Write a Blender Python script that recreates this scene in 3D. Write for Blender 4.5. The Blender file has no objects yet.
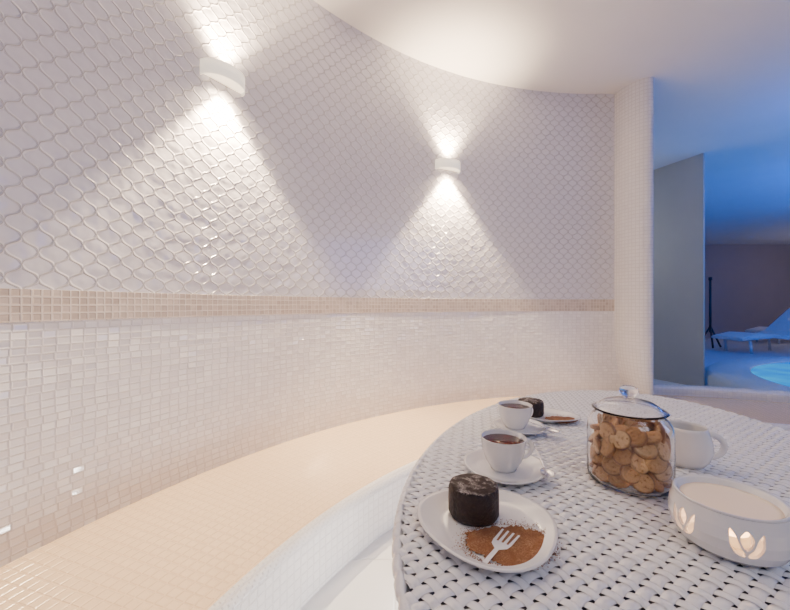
import bpy, bmesh, math, random
import numpy as np
from mathutils import Vector, Matrix, noise
random.seed(7)
EYE=0.825; F=370.0
TT=EYE-0.287      # table top height
SEAT=EYE-.635; CEIL=EYE+1.51
CX,CY,RW=1.46,0.11,2.54
pi=math.pi
# ------------------------------------------------------------ helpers
def link(o): bpy.context.scene.collection.objects.link(o); return o
def mk(name,verts,faces,mats=None,smooth=True,uvs=None,midx=None):
    me=bpy.data.meshes.new(name); me.from_pydata([tuple(v) for v in verts],[],faces); me.update()
    if mats is not None:
        for m in (mats if isinstance(mats,(list,tuple)) else [mats]): me.materials.append(m)
    if midx:
        for p,i in zip(me.polygons,midx): p.material_index=i
    if uvs:
        l=me.uv_layers.new(name='UVMap')
        k=0
        for f in uvs:
            for c in f: l.data[k].uv=c; k+=1
    for p in me.polygons: p.use_smooth=smooth
    return link(bpy.data.objects.new(name,me))
def top(o,label,cat,group=None):
    o["label"]=label; o["category"]=cat
    if group: o["group"]=group
    return o
def struct(o,label=None):
    o["kind"]="structure"
    if label: o["label"]=label
    return o
def empty(name,loc):
    e=bpy.data.objects.new(name,None); e.location=loc; e.empty_display_size=.02; return link(e)
def par(c,p,world=False):
    c.parent=p
    if world: c.matrix_parent_inverse=Matrix.Translation(p.location).inverted()
    return c
def fixn(o):
    bm=bmesh.new(); bm.from_mesh(o.data); bmesh.ops.recalc_face_normals(bm,faces=bm.faces); bm.to_mesh(o.data); bm.free(); return o
def lathe(name,prof,mat,segs=64,sx=1,sy=1,rf=None,smooth=True,closed=False):
    v=[];f=[];n=len(prof)
    for i in range(segs):
        a=2*pi*i/segs; k=rf(a) if rf else 1
        for r,z in prof: v.append((r*k*math.cos(a)*sx,r*k*math.sin(a)*sy,z))
    for i in range(segs):
        j=(i+1)%segs
        for q in range(n if closed else n-1):
            q2=(q+1)%n
            f.append((i*n+q,j*n+q,j*n+q2,i*n+q2))
    o=mk(name,v,f,mat,smooth)
    bm=bmesh.new(); bm.from_mesh(o.data); bmesh.ops.remove_doubles(bm,verts=bm.verts,dist=1e-6)
    bmesh.ops.recalc_face_normals(bm,faces=bm.faces); bm.to_mesh(o.data); bm.free()
    for p in o.data.polygons: p.use_smooth=smooth
    return o
def tube(name,pts,rad,mat,segs=10,flat=1.0,closed=False):
    pts=[Vector(p) for p in pts]; v=[];f=[];N=len(pts)
    R=rad if isinstance(rad,(list,tuple)) else [rad]*N
    up=None
    for i,p in enumerate(pts):
        if closed: t=(pts[(i+1)%N]-pts[i-1]).normalized()
        else: t=(pts[min(i+1,N-1)]-pts[max(i-1,0)]).normalized()
        if up is None:
            up=Vector((0,0,1)) if abs(t.z)<.9 else Vector((1,0,0))
        s=t.cross(up).normalized(); u=s.cross(t).normalized(); up=u
        for k in range(segs):
            a=2*pi*k/segs; v.append(p+s*math.cos(a)*R[i]+u*math.sin(a)*R[i]*flat)
    for i in range(N if closed else N-1):
        j=(i+1)%N
        for k in range(segs):
            k2=(k+1)%segs; f.append((i*segs+k,i*segs+k2,j*segs+k2,j*segs+k))
    if not closed:
        f.append(tuple(range(segs))[::-1]); f.append(tuple((N-1)*segs+k for k in range(segs)))
    return fixn(mk(name,v,f,mat,True))
def box(name,x0,x1,y0,y1,z0,z1,mat,bev=0):
    v=[(x,y,z) for x in(x0,x1) for y in(y0,y1) for z in(z0,z1)]
    f=[(0,1,3,2),(4,6,7,5),(0,4,5,1),(2,3,7,6),(0,2,6,4),(1,5,7,3)]
    o=fixn(mk(name,v,f,mat,False))
    me=o.data; l=me.uv_layers.new(name='UVMap')
    for p in me.polygons:
        n=p.normal
        for li in p.loop_indices:
            c=me.vertices[me.loops[li].vertex_index].co
            if abs(n.z)>.7: l.data[li].uv=(c.x,c.y)
            elif abs(n.x)>.7: l.data[li].uv=(c.y,c.z)
            else: l.data[li].uv=(c.x,c.z)
    return o
# ------------------------------------------------------------ materials
class NT:
    def __init__(s,name):
        s.m=bpy.data.materials.new(name); s.m.use_nodes=True; s.t=s.m.node_tree; s.n=s.t.nodes; s.b=s.n['Principled BSDF']
    def add(s,t,**k):
        n=s.n.new(t)
        for a,b in k.items(): setattr(n,a,b)
        return n
    def put(s,sock,v):
        if isinstance(v,bpy.types.NodeSocket): s.t.links.new(v,sock)
        else: sock.default_value=v
    def M(s,op,a,b=0.0,c=0.0):
        n=s.add('ShaderNodeMath',operation=op)
        s.put(n.inputs[0],a)
        if len(n.inputs)>1: s.put(n.inputs[1],b)
        if len(n.inputs)>2: s.put(n.inputs[2],c)
        return n.outputs[0]
    def step(s,v,a,b,o0=0.0,o1=1.0):
        n=s.add('ShaderNodeMapRange',interpolation_type='SMOOTHSTEP'); s.put(n.inputs[0],v)
        n.inputs[1].default_value=a;n.inputs[2].default_value=b;n.inputs[3].default_value=o0;n.inputs[4].default_value=o1
        return n.outputs[0]
    def mix(s,f,a,b):
        n=s.add('ShaderNodeMix',data_type='RGBA'); s.put(n.inputs[0],f); s.put(n.inputs[6],a); s.put(n.inputs[7],b); return n.outputs[2]
    def noise(s,scale,vec=None,detail=3):
        n=s.add('ShaderNodeTexNoise'); n.inputs['Scale'].default_value=scale; n.inputs['Detail'].default_value=detail
        if vec is not None: s.t.links.new(vec,n.inputs['Vector'])
        return n.outputs[0]
    def bump(s,h,dist,strength=1.0):
        n=s.add('ShaderNodeBump'); n.inputs['Strength'].default_value=strength; n.inputs['Distance'].default_value=dist
        s.t.links.new(h,n.inputs['Height']); s.t.links.new(n.outputs[0],s.b.inputs['Normal'])
def c4(c): return (c[0],c[1],c[2],1)
def plain(name,col,rough=.5,col2=None,scale=20,bump=0,metal=0,spec=.5,coat=0,emit=None,es=0,trans=0,ior=1.45):
    m=NT(name); oc=m.add('ShaderNodeTexCoord').outputs['Object']
    nz=m.noise(scale,oc)
    m.put(m.b.inputs['Base Color'],m.mix(nz,c4(col),c4(col2 or tuple(x*.93 for x in col))))
    m.b.inputs['Roughness'].default_value=rough; m.b.inputs['Metallic'].default_value=metal
    m.b.inputs['Specular IOR Level'].default_value=spec; m.b.inputs['Coat Weight'].default_value=coat
    m.b.inputs['IOR'].default_value=ior; m.b.inputs['Transmission Weight'].default_value=trans
    if emit: m.b.inputs['Emission Color'].default_value=c4(emit); m.b.inputs['Emission Strength'].default_value=es
    if bump: m.bump(nz,bump)
    return m.m
def mosaic(name,w,h,g,col,grout,rnd=.08,rough=.18,tilt=.05,bev=.003,col2=None,irregular=False):
    m=NT(name); uv=m.add('ShaderNodeUVMap').outputs[0]
    sp=m.add('ShaderNodeSeparateXYZ'); m.t.links.new(uv,sp.inputs[0]); u,v=sp.outputs[0],sp.outputs[1]
    if irregular:
        nw=m.noise(7,uv,2); v=m.M('ADD',v,m.M('MULTIPLY',m.M('SUBTRACT',nw,.5),.004))
    V=m.M('DIVIDE',v,h); iv=m.M('FLOOR',V); fv=m.M('FRACT',V)
    U=m.M('DIVIDE',u,w)
    if irregular:
        w1=m.add('ShaderNodeTexWhiteNoise',noise_dimensions='1D'); m.t.links.new(iv,w1.inputs['W'])
        U=m.M('ADD',U,m.M('MULTIPLY',w1.outputs['Value'],.35))
    fu=m.M('FRACT',U); iu=m.M('FLOOR',U)
    cb=m.add('ShaderNodeCombineXYZ'); m.put(cb.inputs[0],iu); m.put(cb.inputs[1],iv)
    wn=m.add('ShaderNodeTexWhiteNoise',noise_dimensions='3D'); m.t.links.new(cb.outputs[0],wn.inputs['Vector'])
    sc=m.add('ShaderNodeSeparateColor'); m.t.links.new(wn.outputs['Color'],sc.inputs[0])
    du=m.M('MULTIPLY',m.M('MINIMUM',fu,m.M('SUBTRACT',1.0,fu)),w)
    dv=m.M('MULTIPLY',m.M('MINIMUM',fv,m.M('SUBTRACT',1.0,fv)),h)
    d=m.M('MINIMUM',du,dv)
    mask=m.step(d,g*.4,g*.6); prof=m.step(d,g*.5,g*.5+bev)
    base=m.mix(sc.outputs[0],c4(col),c4(col2 or tuple(max(0,x-rnd) for x in col)))
    m.put(m.b.inputs['Base Color'],m.mix(mask,c4(grout),base))
    m.put(m.b.inputs['Roughness'],m.step(mask,0,1,.8,rough))
    tu=m.M('MULTIPLY',m.M('SUBTRACT',fu,.5),m.M('SUBTRACT',sc.outputs[1],.5))
    tv=m.M('MULTIPLY',m.M('SUBTRACT',fv,.5),m.M('SUBTRACT',sc.outputs[2],.5))
    t=m.M('MULTIPLY',m.M('ADD',tu,tv),tilt*20)
    ht=m.M('ADD',prof,m.M('MULTIPLY',t,mask))
    m.bump(ht,.0012)
    return m.m
def arabesque(name,HW=.034,HH=.070):
    m=NT(name); uv=m.add('ShaderNodeUVMap').outputs[0]
    sp=m.add('ShaderNodeSeparateXYZ'); m.t.links.new(uv,sp.inputs[0]); u,v=sp.outputs[0],sp.outputs[1]
    X=m.M('DIVIDE',u,HW); th=m.M('MULTIPLY',v,2*pi/HH)
    p=m.M('PINGPONG',X,1.0)
    sn=m.M('SINE',th)
    tri=m.M('MULTIPLY',m.M('ARCSINE',m.M('MULTIPLY',sn,.9999)),2/pi)
    cusp=m.M('MULTIPLY',m.M('SIGN',tri),m.M('POWER',m.M('ABSOLUTE',tri),2.6))
    s3=m.M('DIVIDE',m.M('ADD',sn,m.M('MULTIPLY',m.M('SINE',m.M('MULTIPLY',th,3.0)),.16)),.84)
    s=m.M('ADD',m.M('MULTIPLY',s3,.76),m.M('MULTIPLY',cusp,.24))
    ln=m.M('SUBTRACT',.5,m.M('MULTIPLY',s,.5))
    ds=m.M('MULTIPLY',m.M('COSINE',th),.56*2*pi/HH*HW)
    inv=m.M('SQRT',m.M('ADD',1.0,m.M('MULTIPLY',ds,ds)))
    d=m.M('DIVIDE',m.M('MULTIPLY',m.M('ABSOLUTE',m.M('SUBTRACT',p,ln)),HW),inv)
    mask=m.step(d,.0004,.0012); prof=m.step(d,.0003,.0048)
    nz=m.noise(20,uv,1)
    m.put(m.b.inputs['Base Color'],m.mix(mask,(.40,.38,.38,1),(.69,.67,.73,1)))
    m.put(m.b.inputs['Roughness'],m.step(mask,0,1,.7,.12))
    m.b.inputs['Coat Weight'].default_value=.5
    m.bump(m.M('ADD',prof,m.M('MULTIPLY',nz,1.9)),.0030)
    return m.m
M_arab=arabesque('arabesque_tile')
M_mos=mosaic('white_mosaic',.032,.0205,.0016,(.87,.85,.87),(.62,.59,.61),rnd=.09,tilt=.26,rough=.09,irregular=True)
M_band=mosaic('beige_mosaic',.0213,.0213,.0024,(.48,.40,.345),(.68,.62,.58),col2=(.62,.53,.47),tilt=.03)
M_seat=mosaic('cream_mosaic',.028,.028,.0012,(.90,.69,.47),(.85,.62,.40),rnd=.02,rough=.16,tilt=.03)
M_ris=mosaic('riser_mosaic',.026,.026,.0014,(.84,.82,.83),(.66,.63,.64),rnd=.03,tilt=.05)
M_pil=mosaic('pillar_mosaic',.024,.024,.0020,(.78,.77,.81),(.56,.54,.58),rnd=.04,tilt=.05)
M_floor=mosaic('floor_mosaic',.3,.3,.003,(.80,.80,.82),(.66,.66,.68),rnd=.02,rough=.3,tilt=.0)
M_ceil=plain('ceiling_paint',(.84,.82,.82),.8,scale=3)
M_bluewall=plain('partition_plaster',(.58,.55,.50),.6,scale=4,bump=.001)
M_farwall=plain('far_plaster',(.42,.35,.36),.7,scale=3)
M_white=plain('white_paint',(.85,.84,.82),.4)
M_porc=plain('porcelain',(.94,.93,.92),.12,scale=8,coat=.5)
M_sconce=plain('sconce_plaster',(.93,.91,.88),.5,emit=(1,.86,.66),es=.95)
M_wick=plain('white_rattan',(.95,.95,.97),.22,col2=(.88,.89,.93),scale=60,coat=.4)
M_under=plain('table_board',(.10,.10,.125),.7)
M_steel=plain('steel',(.75,.75,.77),.18,metal=1)
M_black=plain('black_metal',(.05,.05,.06),.4)
M_tea=plain('tea',(.075,.010,.003),.08,spec=.12)
M_glass=plain('clear_glass',(1,1,1),.0,col2=(1,1,1),trans=1,ior=1.40)
M_cream=plain('cream_filling',(.97,.78,.60),.35,scale=10,emit=(1,.68,.44),es=.2)
M_wax=plain('wax',(.9,.85,.75),.4,emit=(1,.55,.2),es=.6)
M_flame=plain('flame',(1,.6,.2),.5,emit=(1,.5,.15),es=18)
M_cush=plain('cushion',(.95,.93,.92),.8)
m=NT('cinnamon'); oc=m.add('ShaderNodeTexCoord').outputs['Object']; nz=m.noise(700,oc,4); n2=m.noise(60,oc,3)
f=m.M('MULTIPLY',m.step(nz,.35,.75),m.step(n2,.2,.8)); m.put(m.b.inputs['Base Color'],m.mix(f,(.22,.085,.03,1),(.52,.28,.14,1))); m.b.inputs['Roughness'].default_value=.9; m.bump(nz,.0006); M_cin=m.m
m=NT('chocolate_cake'); oc=m.add('ShaderNodeTexCoord').outputs['Object']; nz=m.noise(180,oc,5)
m.put(m.b.inputs['Base Color'],m.mix(nz,(.008,.004,.003,1),(.05,.025,.017,1))); m.b.inputs['Roughness'].default_value=.6; m.bump(nz,.004); M_cake=m.m
m=NT('sugared_crust'); oc=m.add('ShaderNodeTexCoord').outputs['Object']; nz=m.noise(90,oc,5); n2=m.noise(600,oc,3)
f=m.M('MULTIPLY',m.step(nz,.45,.68),m.step(n2,.35,.6)); m.put(m.b.inputs['Base Color'],m.mix(f,(.02,.01,.008,1),(.42,.37,.34,1))); m.b.inputs['Roughness'].default_value=.8; m.bump(nz,.003); M_sugar=m.m
CR=.0172
m=NT('cookie'); oc=m.add('ShaderNodeTexCoord').outputs['Object']; nz=m.noise(200,oc,4); oi=m.add('ShaderNodeObjectInfo').outputs['Random']
sp=m.add('ShaderNodeSeparateXYZ'); m.t.links.new(oc,sp.inputs[0])
rr_=m.M('SQRT',m.M('ADD',m.M('MULTIPLY',sp.outputs[0],sp.outputs[0]),m.M('MULTIPLY',sp.outputs[1],sp.outputs[1])))
b=m.mix(oi,(.60,.29,.10,1),(.88,.60,.29,1)); b=m.mix(m.step(rr_,CR*.76,CR*1.02),b,(.34,.14,.04,1))
m.put(m.b.inputs['Base Color'],m.mix(m.step(nz,.30,.48),(.50,.23,.08,1),b)); m.b.inputs['Roughness'].default_value=.55; m.bump(nz,.0016); M_cookie=m.m
m=NT('lit_water'); oc=m.add('ShaderNodeTexCoord').outputs['Object']; nz=m.noise(2.5,oc,2)
m.put(m.b.inputs['Base Color'],(.0,.05,.12,1)); m.put(m.b.inputs['Emission Color'],m.mix(m.step(nz,.3,.75),(.0,.22,.90,1),(.02,.46,1,1))); m.b.inputs['Emission Strength'].default_value=1.0; m.b.inputs['Roughness'].default_value=.7; m.b.inputs['Specular IOR Level'].default_value=.1; M_water=m.m

# ------------------------------------------------------------ room shell
def sector(name,prof,t0,t1,n,mats,pm=None,closed=True,cap=True,smooth=False):
    v=[];f=[];uvs=[];mi=[]; P=len(prof)
    run=[0]
    for i in range(1,P+1):
        a=prof[i-1];b=prof[i%P]; run.append(run[-1]+math.hypot(a[0]-b[0],a[1]-b[1]))
    for i in range(n+1):
        t=math.radians(t0+(t1-t0)*i/n)
        for r,z in prof: v.append((CX+r*math.cos(t),CY+r*math.sin(t),z))
    for i in range(n):
        ta=math.radians(t0+(t1-t0)*i/n); tb=math.radians(t0+(t1-t0)*(i+1)/n)
        for q in range(P if closed else P-1):
            q2=(q+1)%P
            f.append((i*P+q,(i+1)*P+q,(i+1)*P+q2,i*P+q2))
            R0=prof[q][0] if abs(prof[q][0]-prof[q2][0])<.03 else 2.2
            uvs.append([(ta*R0,run[q]),(tb*R0,run[q]),(tb*R0,run[q+1]),(ta*R0,run[q+1])]); mi.append(pm[q] if pm else 0)
    if cap and closed:
        f.append(tuple(range(P))[::-1]); uvs.append([(prof[q][0],prof[q][1]) for q in range(P)][::-1]); mi.append(0)
        f.append(tuple(n*P+q for q in range(P))); uvs.append([(prof[q][0],prof[q][1]) for q in range(P)]); mi.append(0)
    return mk(name,v,f,mats,smooth,uvs,mi)
B0,B1=EYE-.044,EYE+.041
TE=math.degrees(math.acos((1.715-CX)/RW)); T0=61
w=sector('wall_left',[(RW,0),(RW,B0),(RW,B1),(RW,CEIL),(RW+.15,CEIL),(RW+.15,0)],TE,235,160,[M_mos,M_arab,M_white],pm=[0,0,1,2,2,2])
struct(w,'curved wall with white arabesque tiles above white mosaic')
b=sector('trim_1',[(RW+.002,B0),(RW-.0025,B0+.001),(RW-.0025,B1-.001),(RW+.002,B1)],TE,235,160,[M_band]); struct(b,'beige mosaic border band')
for d in b.data.uv_layers[0].data: d.uv=(d.uv[0],d.uv[1]-.0046)
RI=1.935; LR=.03
prof=[(RW-.001,0),(RW-.001,SEAT)]
lip=[]
for k in range(9):
    a=pi/2*k/8; lip.append((RI+LR-LR*math.sin(a),SEAT-LR+LR*math.cos(a)))
prof+= [(RI+.045,SEAT)]+lip+[(RI,0)]
pm=[0,0,0]+[1]*8+[1,1]
o=sector('bench',prof,T0,235,170,[M_seat,M_ris],pm=pm[:len(prof)]); top(o,'curved built-in tiled bench with cream mosaic seat and white rounded edge','bench')
rim=[(RW,0),(RW,SEAT+.035)]+[(RW+.05-.05*math.cos(pi*k/8),SEAT+.035+.03*math.sin(pi*k/8)) for k in range(1,8)]+[(RW+.10,SEAT+.035),(RW+.10,0)]
o=sector('wall_low',rim,T0,TE-.3,60,[M_ris]); struct(o,'low rounded mosaic parapet behind the bench')
zb_=SEAT
zs=[0,zb_]+[zb_+.46*k/16 for k in range(1,17)]+[.95,1.4,1.9,CEIL]
v=[];f=[];uvs=[];rows=[]
for z in zs:
    t=min(1,max(0,(zb_+.46-z)/.46)); sh=.122*(1-math.sqrt(max(0,1-t*t)))
    sx=1.57+sh; row=[]
    for k in range(13):
        a=pi/2*k/12; row.append((1.70-(1.70-sx)*math.cos(a),2.65-.205*math.sin(a)**1.1))
    row+=[(1.712,2.45),(1.722,2.47),(1.728,2.5),(1.728,2.70),(1.71,2.72)]
    rows.append(row)
n=len(rows[0])
for z,row in zip(zs,rows):
    for x,y in row: v.append((x,y,z))
for i in range(len(zs)-1):
    acc=0
    for k in range(n-1):
        a=rows[-1][k];b=rows[-1][k+1]; L=math.hypot(a[0]-b[0],a[1]-b[1])
        f.append((i*n+k,i*n+k+1,(i+1)*n+k+1,(i+1)*n+k)); uvs.append([(acc,zs[i]),(acc+L,zs[i]),(acc+L,zs[i+1]),(acc,zs[i+1])]); acc+=L
o=mk('wall_end',v,f,M_pil,True,uvs); struct(o,'rounded mosaic end of the curved wall')
struct(box('floor',-3,11,-3.2,9.4,-.1,0,M_floor),'pale tiled floor')
struct(box('ceiling',-3,11,-3.2,9.4,CEIL,CEIL+.1,M_ceil),'smooth white ceiling')
struct(box('wall_far',1.0,11,9.2,9.35,0,CEIL,M_farwall))
struct(box('wall_right',10.6,10.75,-3.2,9.2,0,CEIL,M_farwall))
struct(box('wall_back',-2,10.6,-3.0,-2.85,0,CEIL,M_white))
d=Vector((2.6-3.06,4.95-3.67,0)).normalized(); nn=Vector((d.y,-d.x,0))*.02
a=Vector((3.06,3.67,0)); bb=a+d*1.6
v=[a,bb,bb+nn,a+nn]; v+= [p+Vector((0,0,CEIL)) for p in v]
struct(fixn(mk('wall_partition',v,[(0,1,2,3),(4,7,6,5),(0,4,5,1),(1,5,6,2),(2,6,7,3),(3,7,4,0)],M_bluewall,False)),'pale grey-beige partition wall')

# ------------------------------------------------------------ sconces
M_diff=plain('frosted_glass',(.95,.9,.8),.5,emit=(1,.80,.55),es=2.2)
def sconce(t,h):
    base=Vector((CX+RW*math.cos(t),CY+RW*math.sin(t),h))
    e=empty('wall_sconce',base); e.rotation_euler=(0,0,t+pi/2)
    W,D,H,T=.090,.070,.056,.004
    v=[];f=[];N=36
    for k in range(N+1):
        a=pi*k/N
        for (w_,d_) in ((W,D),(W-T,D-T)):
            for z in (-H/2,H/2): v.append((w_*math.cos(a),.002+(d_*math.sin(a) if 0<k<N else 0),z))
    for k in range(N):
        i=k*4;j=i+4
        f+= [(i,j,j+1,i+1),(i+2,i+3,j+3,j+2),(i+1,j+1,j+3,i+3),(i,i+2,j+2,j)]
    f+=[(0,1,3,2),(N*4,N*4+2,N*4+3,N*4+1)]
    s=fixn(mk('shade',v,f,M_sconce)); par(s,e)
    for p in s.data.polygons: p.use_smooth=abs(p.normal.z)<.5
    v=[];f=[]
    for zz in (-.018,.018):
        b_=len(v); v.append((0,.003,zz))
        for k in range(N+1):
            a=pi*k/N; v.append(((W-T)*math.cos(a),.003+(D-T)*math.sin(a),zz))
        for k in range(N): f.append((b_,b_+1+k,b_+2+k))
    par(mk('diffuser',v,f,M_diff,False),e)
    p=box('mounting_plate',-.04,.04,.0,.0028,-.02,.02,M_steel); par(p,e)
    for up in (0,1):
        for (en,sz,bl_) in (((165,88,.50) if not up else (95,100,.9)),(12,150,1.0)):
            L=bpy.data.lights.new('sconce_beam','SPOT'); L.energy=en; L.color=(1,.75,.47); L.spot_size=math.radians(sz); L.spot_blend=bl_; L.shadow_soft_size=.015
            lo=link(bpy.data.objects.new('sconce_beam',L)); lo.location=(0,.05,.036 if up else -.036); lo.rotation_euler=(pi if up else 0,0,0); par(lo,e)
    top(e,'white half-round wall sconce shining up and down on tiles','wall lamp','wall sconces on the curved wall'); return e
sconce(math.atan2(1.467-CY,-.686-CX),EYE+.896)
sconce(math.atan2(2.387-CY,.335-CX),EYE+.890)

# ------------------------------------------------------------ table
tc=np.array([.455,.69])
pts=np.array([(.009,.346),(0,.413),(0,.513),(.026,.637),(.098,.808),(.27,1.047),(.55,1.23),(.70,1.264),(.827,1.154),(.897,1.02),(.885,.87)])-tc
A=np.stack([pts[:,0]**2,pts[:,0]*pts[:,1],pts[:,1]**2],1); q=np.linalg.lstsq(A,np.ones(len(pts)),rcond=None)[0]
def rad(a):
    c,s=math.cos(a),math.sin(a); return 1/math.sqrt(q[0]*c*c+q[1]*c*s+q[2]*s*s)
def outl(a,off=0,z=0):
    r=rad(a)+off; return (tc[0]+r*math.cos(a),tc[1]+r*math.sin(a),z)
table=empty('wicker_table',(tc[0],tc[1],0)); top(table,'round white woven wicker coffee table beside the tiled bench','table')
p_=.0156; wd=.0120; Aq=.0016; phi=math.radians(33)
v=[];f=[]
Rm=.75; K=int(Rm/p_)+1; e1=Vector((math.cos(phi),math.sin(phi))); e2=Vector((-math.sin(phi),math.cos(phi)))
def inside(P):
    x,y=P[0],P[1]; a=math.atan2(y,x); return math.hypot(x,y)<rad(a)-.002
for fam in (0,1):
    ea,eb=(e1,e2) if fam==0 else (e2,e1)
    wf=wd if fam==0 else wd*.92
    cs=((-wf/2,-.0012),(-wf*.3,.0001),(0,.0005),(wf*.3,.0001),(wf/2,-.0012)); nc=len(cs)
    for k in range(-K,K+1):
        prev=None; sub=4
        for i in range(-K*sub,K*sub+1):
            s=i*p_/sub; c=ea*s+eb*(k*p_)
            if not inside(c): prev=None; continue
            z=Aq*math.cos(pi*s/p_+k*pi)*(1 if fam==0 else -1)
            idx=len(v)
            for wv,dz in cs:
                P=c+eb*wv; v.append((tc[0]+P.x,tc[1]+P.y,TT-.0021+z+dz))
            if prev is not None:
                for q_ in range(nc-1): f.append((prev+q_,idx+q_,idx+q_+1,prev+q_+1))
            prev=idx
par(mk('woven_top',v,f,M_wick),table,True)
N=120
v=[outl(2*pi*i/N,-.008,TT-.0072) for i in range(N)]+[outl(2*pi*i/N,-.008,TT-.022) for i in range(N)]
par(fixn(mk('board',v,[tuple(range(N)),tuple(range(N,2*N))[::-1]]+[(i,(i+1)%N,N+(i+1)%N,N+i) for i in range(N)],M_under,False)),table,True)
M_=720; segs=12; v=[];f=[]
for i in range(M_):
    a=2*pi*i/M_; wob=.0009*(1 if (i%6)<4 else -1)
    o0=Vector(outl(a,.001,TT-.010)); rdir=Vector((math.cos(a),math.sin(a),0))
    for k in range(segs):
        b_=2*pi*k/segs; v.append(o0+rdir*math.cos(b_)*(.007+wob)+Vector((0,0,1))*math.sin(b_)*(.0085+wob))
for i in range(M_):
    j=(i+1)%M_
    for k in range(segs):
        k2=(k+1)%segs; f.append((i*segs+k,j*segs+k,j*segs+k2,i*segs+k2))
par(fixn(mk('wrapped_rim',v,f,M_wick)),table,True)
v=[];f=[]; NA=440; rows=12
for r in range(rows):
    z1=TT-.018-r*.0085; z0=z1-.007
    base=len(v)
    for i in range(NA):
        a=2*pi*i/NA; off=-.001+.0022*math.cos(pi*i/2+r*pi)-.0012*r
        v.append(outl(a,off,z0)); v.append(outl(a,off,z1))
    for i in range(NA):
        j=(i+1)%NA; f.append((base+2*i,base+2*j,base+2*j+1,base+2*i+1))
par(mk('woven_apron',v,f,M_wick),table,True)
for a in (.6,2.2,3.75,5.3):
    P=Vector(outl(a,-.06,TT-.022)); Q=Vector(outl(a,-.03,0))
    N2=40; pp=[P.lerp(Q,i/N2) for i in range(N2+1)]
    par(tube('leg',pp,[.018+.001*(i%2) for i in range(N2+1)],M_wick,12),table,True)
v=[outl(2*pi*i/N,-.12,.16) for i in range(N)]+[outl(2*pi*i/N,-.12,.148) for i in range(N)]
par(fixn(mk('lower_shelf',v,[tuple(range(N)),tuple(range(N,2*N))[::-1]]+[(i,(i+1)%N,N+(i+1)%N,N+i) for i in range(N)],M_wick,False)),table,True)

# ------------------------------------------------------------ tableware
def place(o,x,y,z=None,rz=0): o.location=(x,y,TT if z is None else z); o.rotation_euler[2]=rz; return o
def plate(name,R,sx,sy,rz,x,y,label,rf=None,flat=.80,h=.011):
    pr=[(0,.0),(R*.55,.0),(R*.6,.0015),(R*flat,.0025),(R*.95,h-.002),(R,h),(R*.995,h+.0015),(R*.94,h+.0005),(R*flat,.0055),(R*.6,.0045),(0,.0045)]
    o=lathe(name,pr,M_porc,96,sx,sy,rf); place(o,x,y,None,rz); top(o,label,'plate' if name=='dessert_plate' else 'saucer'); return o
lf=lambda a:1+.05*math.cos(3*a)+.03*math.cos(2*a)
plate('dessert_plate',.090,.93,1.02,math.radians(30),.117,.474,'white porcelain dessert plate under a chocolate cake with cinnamon',lf)
plate('dessert_plate',.068,1.0,.85,math.radians(-20),.388,.935,'small white plate with cake and cinnamon beside a teacup',lf)
def cake(x,y,R,H,label):
    e=empty('chocolate_cake',(x,y,TT+.0057))
    pr=[(0,0),(R*.94,0),(R,.004),(R*1.0,H*.5),(R*.99,H*.86),(R*.93,H*.985)]
    rf=lambda a:1+.008*math.sin(5*a+1)+.006*math.sin(11*a)
    b_=lathe('cake_body',pr+[(0,H*.985)],M_cake,96,rf=rf); par(b_,e)
    t_=lathe('sugared_top',[(0,H),(R*.5,H*1.02),(R*.88,H),(R*.95,H*.97),(R*.9,H*.95),(0,H*.95)],M_sugar,96,rf=rf); par(t_,e)
    for o in (b_,t_):
        for vv in o.data.vertices:
            n_=noise.noise(vv.co*90)*.0008; vv.co.z+=n_ if vv.co.z>.005 else 0
    top(e,label,'cake')
cake(.106,.500,.0335,.040,'round dark chocolate cake dusted with powdered sugar on plate')
cake(.350,.955,.032,.036,'small round chocolate cake on plate behind teacups')
def cinnamon(x,y,rx,ry,rz,label,nsp,sig=.15):
    v=[(0,0,.0012)];f=[];N=120
    for i in range(N):
        a=2*pi*i/N; k=1+.08*math.sin(3*a+.5)+.12*noise.noise(Vector((math.cos(a)*4,math.sin(a)*4,x*9)))+random.uniform(-.06,.06)
        v.append((rx*k*math.cos(a),ry*k*math.sin(a),.0003))
    for i in range(N): f.append((0,1+i,1+(i+1)%N))
    for _ in range(nsp):
        a=random.uniform(0,2*pi); d_=1+abs(random.gauss(0,sig)); r=random.uniform(.0003,.0009)
        cx,cy=rx*d_*math.cos(a),ry*d_*math.sin(a); b_=len(v)
        v.append((cx,cy,.0009+ (d_-1)*.004))
        for k in range(5): v.append((cx+r*math.cos(k*2*pi/5),cy+r*math.sin(k*2*pi/5),.0004+(d_-1)*.004))
        for k in range(5): f.append((b_,b_+1+k,b_+1+(k+1)%5))
    o=mk('cinnamon_powder',v,f,M_cin,False); place(o,x,y,TT+.0058,rz); top(o,label,'cinnamon'); o["kind"]="stuff"; return o
cin=cinnamon(.133,.436,.049,.036,math.radians(8),'brown cinnamon dusting with fork silhouette on dessert plate',1100)
cin2=cinnamon(.408,.908,.037,.028,0,'brown cinnamon dusting on small dessert plate',300)
def strip(a,b_,w0,w1,v,f,z):
    a=Vector(a);b_=Vector(b_);d_=(b_-a).normalized();n_=Vector((-d_.y,d_.x)); i=len(v)
    for P,w_ in ((a,w0),(b_,w1)):
        for s in(-1,1): v.append((P.x+n_.x*s*w_/2,P.y+n_.y*s*w_/2,z))
    f.append((i,i+1,i+3,i+2))
v=[];f=[];z=.0016
strip((-.038,0),(-.008,0),.0056,.0050,v,f,z); strip((-.008,0),(-.001,0),.0050,.019,v,f,z); strip((-.001,0),(.007,0),.019,.022,v,f,z)
for k in range(4):
    y_=-.0092+k*.0061; strip((.007,y_),(.033,y_*1.12),.0037,.0024,v,f,z)
o=mk('fork_silhouette',v,f,M_porc,False); par(o,cin); o.location=(-.012,-.004,0); o.rotation_euler[2]=math.radians(42)

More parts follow.
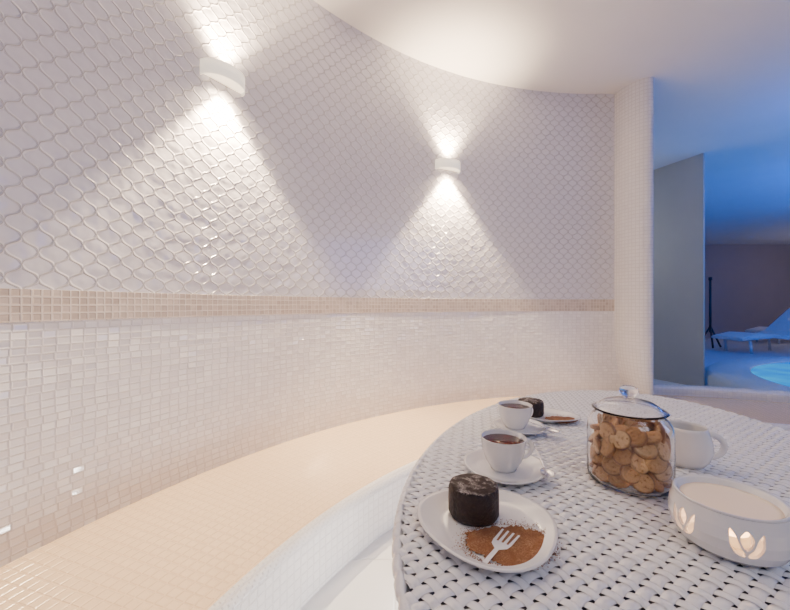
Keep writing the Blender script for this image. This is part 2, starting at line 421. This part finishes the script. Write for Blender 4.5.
def cup(x,y,R,H,rz,label,zb=.0048):
    e=empty('teacup',(x,y,TT+zb)); e.rotation_euler[2]=rz
    pr=[(0,.003),(R*.45,.003),(R*.5,0),(R*.56,.0),(R*.60,.004),(R*.80,H*.3),(R*.93,H*.6),(R*.985,H*.98),(R,H),(R*.96,H),(R*.90,H*.6),(R*.76,H*.3),(R*.52,.007),(0,.007)]
    par(lathe('cup_body',pr,M_porc,72),e)
    par(lathe('tea',[(0,H*.86),(R*.935,H*.86),(R*.935,H*.855),(0,H*.85)],M_tea,64),e)
    hp=[]
    for k in range(15):
        a=-pi/2+pi*k/14; hp.append((R*.86+.021*math.cos(a)*1.15,0,H*.55+.016*math.sin(a)))
    hp[0]=(R*.76,0,H*.36)
    par(tube('handle',hp,.0033,M_porc,10,1.3),e)
    top(e,label,'cup'); return e
def rf_s(a): return 1+.03*math.cos(3*a)
plate('saucer',.070,1,1,0.3,.190,.640,'white porcelain saucer under teacup beside dessert plate',rf_s,.7)
plate('saucer',.058,1,1,.9,.286,.850,'white porcelain saucer under teacup with spoon',rf_s,.7)
cup(.188,.642,.0385,.054,math.radians(15),'white teacup full of dark tea near dessert plate')
cup(.278,.858,.0385,.052,math.radians(30),'white teacup of dark tea beside small chocolate cake')
def spoon(x,y,rz,label,z=.012):
    L=.11; e=empty('teaspoon',(x,y,TT+z)); e.rotation_euler[2]=rz
    par(tube('handle',[(.0+L*k/12,0,.002+.003*math.sin(pi*k/12)) for k in range(13)],[.0022-.0008*math.sin(pi*k/12) for k in range(13)],M_steel,8,.5),e)
    b_=lathe('bowl',[(0,-.0035),(.006,-.003),(.0105,-.0005),(.011,.001),(.0095,.0),(.0055,-.002),(0,-.0025)],M_steel,32,1.5,1); b_.location=(-.014,0,.0025); par(b_,e)
    top(e,label,'spoon')
spoon(.250,.615,math.radians(80),'small steel teaspoon resting on saucer')
spoon(.334,.815,math.radians(120),'small steel teaspoon lying on saucer rim')

jx,jy=.528,.672
e=empty('milk_jug',(jx,jy,TT))
R,H=.038,.068
par(lathe('jug_body',[(0,.003),(R*.6,.003),(R*.62,0),(R*.70,0),(R*.92,.012),(R*1.05,.028),(R*1.0,.046),(R*.86,H-.005),(R*.84,H),(R*.79,H),(R*.80,H-.005),(R*.94,.046),(R*.98,.028),(R*.84,.012),(R*.6,.008),(0,.008)],M_porc,72),e)
hp=[(R*.86+.026*math.cos(-pi/2+pi*k/16),0,H*.52+.021*math.sin(-pi/2+pi*k/16)) for k in range(17)]
h_=tube('handle',hp,.0042,M_porc,12,1.2); par(h_,e); e.rotation_euler[2]=math.radians(-15)
sp=tube('spout',[(-R*.85,0,H*.50),(-R*1.12,0,H*.70),(-R*1.32,0,H*.98)],[.011,.008,.005],M_porc,14,.8); par(sp,e)
top(e,'white porcelain milk jug with looped handle behind the jar','jug')

wx,wy=.403,.447
e=empty('candle_warmer',(wx,wy,TT))
H=.055; k=.0575
out=[(k*.74,0),(k*.88,.006),(k*.99,.017),(k*1.03,.029),(k*1.01,.042),(k*.965,.051),(k*.95,H),(k*.90,H),(k*.91,.051),(k*.95,.042),(k*.97,.029),(k*.93,.018),(k*.82,.008),(k*.68,.005),(k*.68,0)]
sh=lathe('pierced_shell',out,M_porc,128,closed=True)
cv=[];cf=[]
def chaikin(P,n=2):
    for _ in range(n):
        Q=[]
        for i in range(len(P)):
            a=P[i];b=P[(i+1)%len(P)]; Q+=[(a[0]*.78+b[0]*.22,a[1]*.78+b[1]*.22),(a[0]*.22+b[0]*.78,a[1]*.22+b[1]*.78)]
        P=Q
    return P
def cutp(ang,P,vv):
    P=chaikin(P); b_=len(cv); n_=len(P)
    for rr in (k*.72,k*1.25):
        for (x_,z_) in P:
            th=ang+x_/k; cv.append((rr*math.cos(th),rr*math.sin(th),z_+vv))
    cf.append(tuple(b_+i for i in range(n_))[::-1]); cf.append(tuple(b_+n_+i for i in range(n_)))
    for i in range(n_):
        j=(i+1)%n_; cf.append((b_+i,b_+j,b_+n_+j,b_+n_+i))
Lp=[(-.0012,-.0140),(-.0085,-.0120),(-.0135,-.0050),(-.0145,.0030),(-.0150,.0165),(-.0095,.0090),(-.0068,.0010),(-.0050,-.0040),(-.0012,-.0090)]
Cp=[(0,-.0070),(.0040,-.0010),(.0060,.0050),(.0052,.0095),(0,.0165),(-.0052,.0095),(-.0060,.0050),(-.0040,-.0010)]
for i in range(6):
    ang=math.radians(243)+i*2*pi/6
    cutp(ang,Lp,.0290); cutp(ang,[(-x_,z_) for x_,z_ in Lp][::-1],.0290); cutp(ang,Cp,.0290)
cut=fixn(mk('cutter',cv,cf,None,False))
md=sh.modifiers.new('b','BOOLEAN'); md.object=cut; md.operation='DIFFERENCE'; md.solver='EXACT'
dg=bpy.context.evaluated_depsgraph_get(); me2=bpy.data.meshes.new_from_object(sh.evaluated_get(dg)); sh.modifiers.clear(); sh.data=me2
bpy.data.objects.remove(cut)
for p in sh.data.polygons: p.use_smooth=False
par(sh,e)
par(lathe('base',[(0,.0005),(k*.70,.0005),(k*.70,.003),(0,.003)],M_porc,48),e)
par(lathe('dish',[(k*.90,H-.001),(k*.95,H+.001),(k*.93,H+.003),(k*.86,H+.001),(k*.80,H-.008),(k*.6,H-.013),(0,H-.014),(0,H-.017),(k*.62,H-.016),(k*.84,H-.010),(k*.90,H-.001)],M_porc,96),e)
par(lathe('cream_filling',[(0,H-.004),(k*.70,H-.0045),(k*.82,H-.0050),(k*.78,H-.0085),(0,H-.012)],M_cream,96),e)
top(e,'white ceramic candle warmer with tulip cutouts and cream filling','candle holder')
t=empty('tealight',(wx,wy,TT+.0032)); par(lathe('wax_cup',[(0,0),(.018,0),(.019,.002),(.019,.014),(.018,.014),(.0175,.012),(0,.012)],M_wax,32),t)
par(lathe('flame',[(0,.013),(.003,.016),(.0035,.019),(.002,.024),(0,.028)],M_flame,16),t); top(t,'small lit tealight inside the candle warmer','candle')
L=bpy.data.lights.new('tealight_glow','POINT'); L.energy=.17; L.color=(1,.56,.30); L.shadow_soft_size=.004; lo=link(bpy.data.objects.new('tealight_glow',L)); lo.location=(0,0,.031); par(lo,t)

gx,gy=.383,.606; R=.0615
jar=empty('cookie_jar',(gx,gy,TT)); HB=.114
out=[(0,.0005),(R*.90,.0005),(R*.98,.004),(R,.012),(R,.080),(R*.985,.090),(R*.94,.099),(R*.86,.106),(R*.80,.110),(R*.79,HB-.001),(R*.82,HB+.001)]
inn=[(R*.775,HB+.001),(R*.768,.110),(R*.83,.1052),(R*.91,.0985),(R*.96,.0895),(R*.975,.080),(R*.975,.012),(R*.95,.006),(R*.88,.0035),(0,.0035)]
par(lathe('jar_body',out+inn,M_glass,96),jar)
li_=[(0,.1322),(R*.30,.1312),(R*.52,.1280),(R*.64,.1235),(R*.68,.1195),(R*.80,.1168),(R*.84,.1155)]
lo_=[(R*.87,.1155),(R*.885,.1168),(R*.84,.1184),(R*.72,.1210),(R*.68,.1245),(R*.55,.1296),(R*.32,.1330),(0,.1340)]
ld=lathe('lid',li_+lo_,M_glass,96); par(ld,jar)
kb=lathe('knob',[(0,.1344),(.007,.1346),(.006,.136),(.008,.1385),(.0125,.142),(.0145,.147),(.0125,.152),(.0075,.1553),(0,.1565)],M_glass,48); par(kb,ld)
top(jar,'round clear glass jar with domed knobbed lid full of cookies','jar')
RJ=R*.975
def cookie_mesh(i):
    bm=bmesh.new(); bmesh.ops.create_icosphere(bm,subdivisions=4,radius=1)
    for vv in bm.verts:
        c=vv.co.copy(); d_=1+.05*noise.noise(c*1.6+Vector((i*7,0,0)))+.03*noise.noise(c*5+Vector((i*3,1,0)))
        rxy=math.hypot(c.x,c.y)
        vv.co*=d_
        vv.co.z=(1 if c.z>0 else -1)*abs(c.z)**.45*.28*d_
        if i%2==0 and c.z>0: vv.co.z-=.12*math.exp(-rxy*rxy/.10)
        if i%2==1: vv.co.z+=.05*math.cos(rxy*16)*(1 if c.z>0 else -1)*min(1,abs(c.z)*3)
        if i==4: vv.co.y*=.80
        vv.co*=CR
    me=bpy.data.meshes.new('cookie'); bm.to_mesh(me); bm.free(); me.materials.append(M_cookie)
    for p in me.polygons: p.use_smooth=True
    return me
CM=[cookie_mesh(i) for i in range(5)]
rng=np.random.RandomState(5); n=98; r0=.0117; Rin=RJ
P=np.zeros((n,3)); 
for i in range(n):
    a=rng.uniform(0,2*pi); rr=(Rin-r0)*math.sqrt(rng.uniform()); P[i]=(rr*math.cos(a),rr*math.sin(a),.01+.085*i/n+r0*.5)
for it in range(600):
    D=P[:,None]-P[None]; L_=np.linalg.norm(D,axis=2)+np.eye(n); ov=np.clip(2*r0-L_,0,None)*(1-np.eye(n))
    P+= (D/L_[...,None]*ov[...,None]).sum(1)*.35
    P[:,2]-=.00015
    rr=np.hypot(P[:,0],P[:,1]); mx=Rin-.0100-np.clip(P[:,2]-.070,0,1)*.5; k_=np.where(rr>mx,mx/np.maximum(rr,1e-9),1); P[:,0]*=k_;P[:,1]*=k_
    P[:,2]=np.clip(P[:,2],.0045+r0,.084)
for i in range(n):
    o=link(bpy.data.objects.new('cookie',CM[rng.randint(5)]))
    rr=math.hypot(P[i,0],P[i,1]); radial=Vector((P[i,0],P[i,1],0)).normalized()
    u_=rng.rand()
    if u_<.65: nrm=(radial+Vector(rng.uniform(-.45,.45,3))+Vector((0,0,.25))).normalized()
    else: nrm=(radial*.5+Vector(rng.uniform(-.5,.5,3))+Vector((0,0,.9))).normalized()
    qn=nrm.to_track_quat('Z','Y'); o.rotation_mode='QUATERNION'; o.rotation_quaternion=qn@Matrix.Rotation(rng.uniform(0,6),3,'Z').to_quaternion()
    s=rng.uniform(.84,1.0); h_=.0054
    sinr=math.sqrt(max(0,1-nrm.dot(radial)**2)); 
    for _ in range(60):
        ext=rr+CR*s*sinr*.80+h_*s*abs(nrm.dot(radial))
        side=math.hypot(rr+h_*s*.4,CR*s*.92); ext=max(ext,side)
        zr=CR*s*math.sqrt(max(0,1-nrm.z**2))+h_*s*abs(nrm.z)
        zlo=P[i,2]-zr
        lim=RJ-.0006-max(0,P[i,2]+zr*.7-.080)*.45
        ok=True
        if ext>lim: rr-=.0006; ok=False
        if zlo<.0040: P[i,2]+=.0006; ok=False
        if ok: break
    P[i,0]=radial.x*rr; P[i,1]=radial.y*rr
    o.scale=(s,s,s); o.location=(gx+P[i,0],gy+P[i,1],TT+P[i,2])
    top(o,'golden brown baked cookie piled in the glass jar','cookie','cookies in the glass jar')

# ------------------------------------------------------------ far room
tub=empty('round_pool',(5.02,2.5,0))
TH=EYE-.66
par(lathe('pool_rim',[(2.25,0),(2.25,TH-.04),(2.20,TH),(1.90,TH),(1.87,TH-.03),(1.86,.005),(1.7,.0)],M_white,160),tub)
par(lathe('water',[(0,TH-.014),(1.885,TH-.014),(1.87,TH-.02),(0,TH-.02)],M_water,128),tub)
top(tub,'round raised pool with pale rim and glowing blue water','pool')
def lounger(x,y,rz,label):
    e=empty('sun_lounger',(x,y,0)); e.rotation_euler[2]=rz
    prof=[(-.80,.27),(-.5,.34),(-.25,.33),(-.03,.30),(.15,.36),(.42,.60),(.62,.78)]
    v=[];f=[];W=.28;T=.05;n_=len(prof)
    for (a,b_) in prof:
        for yy in(-W,W):
            v+=[(a,yy,b_),(a,yy,b_-T)]
    for i in range(n_-1):
        q_=i*4; f+=[(q_,q_+4,q_+6,q_+2),(q_+1,q_+3,q_+7,q_+5),(q_,q_+1,q_+5,q_+4),(q_+2,q_+6,q_+7,q_+3)]
    f+=[(0,2,3,1),(n_*4-4,n_*4-3,n_*4-1,n_*4-2)]
    s=fixn(mk('lounge_surface',v,f,M_cush,False)); par(s,e)
    for (a,b_) in ((-.62,.27),(.18,.30)):
        for yy in (-.24,.24): par(tube('leg',[(a,yy,b_),(a+.03,yy,.0)],.022,M_white,10),e)
    for yy in (.29,-.29): par(tube('frame',[(-.80,yy,.24),(-.25,yy,.29),(-.03,yy,.26),(.15,yy,.32),(.62,yy,.74)],.022,M_white,8),e)
    top(e,label,'lounger','sun loungers by the far wall')
lounger(6.62,6.5,0,'white reclining sun lounger near the round pool')
lounger(8.75,8.1,0,'white reclining sun lounger against the taupe wall')
s=empty('coat_stand',(6.05,7.1,0))
par(tube('pole',[(0,0,.3),(0,0,1.30)],.02,M_black,10),s)
for a in (0,2.1,4.2):
    par(tube('leg',[(0,0,.42),(.2*math.cos(a),.2*math.sin(a),.02)],.016,M_black,8),s)
par(tube('top_knob',[(0,0,1.30),(0,0,1.36)],.03,M_black,10),s)
top(s,'slim black metal stand near the far wall','stand')

# ------------------------------------------------------------ lights
def area(name,loc,target,size,en,col,sy=None):
    L=bpy.data.lights.new(name,'AREA'); L.energy=en; L.color=col; L.size=size
    if sy: L.shape='RECTANGLE'; L.size_y=sy
    o=link(bpy.data.objects.new(name,L)); o.location=loc; o.rotation_euler=(Vector(target)-Vector(loc)).to_track_quat('-Z','Y').to_euler(); return o
def point(name,loc,en,col,r=.1):
    L=bpy.data.lights.new(name,'POINT'); L.energy=en; L.color=col; L.shadow_soft_size=r; o=link(bpy.data.objects.new(name,L)); o.location=loc; return o
area('ceiling_fill',(.9,-.9,2.30),(.6,.7,.3),1.0,18,(.86,.88,1))  # unseen soft fill added above and behind the camera
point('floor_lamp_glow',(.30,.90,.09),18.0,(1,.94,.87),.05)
area('blue_ceiling_fill',(5.2,3.4,1.75),(4.8,4.9,2.35),1.0,36,(.0,.12,1))  # added out of view to tint the far ceiling blue
area('blue_passage_fill',(3.4,2.3,1.8),(3.1,2.9,2.35),.6,9,(.0,.14,1))  # unseen blue area light, put in to colour the nearer ceiling
point('blue_room_fill',(6.2,5.0,1.6),14,(.0,.16,1),.2)  # extra blue light out of frame, added to the water's own glow
point('far_warm_fill',(9.3,7.0,1.7),14,(1,.86,.8),.2)  # added to bring warm tone onto the far wall
point('partition_fill',(1.95,4.3,1.5),8,(.85,.92,1),.15)  # hidden behind the curved wall, added to brighten the partition face
area('blue_side_fill',(4.6,.6,1.6),(1.8,2.2,.9),1.0,18,(.10,.25,1))  # added blue spill aimed at the rounded wall end
wd_=bpy.data.worlds.new('w'); bpy.context.scene.world=wd_; wd_.use_nodes=True
wd_.node_tree.nodes['Background'].inputs[0].default_value=(.5,.6,.9,1); wd_.node_tree.nodes['Background'].inputs[1].default_value=.15
cam=bpy.data.cameras.new('Camera'); cam.sensor_width=36; cam.lens=36*F/790; cam.clip_start=.01
co=link(bpy.data.objects.new('Camera',cam)); co.location=(0,0,EYE); co.rotation_euler=(pi/2,0,0)
bpy.context.scene.camera=co
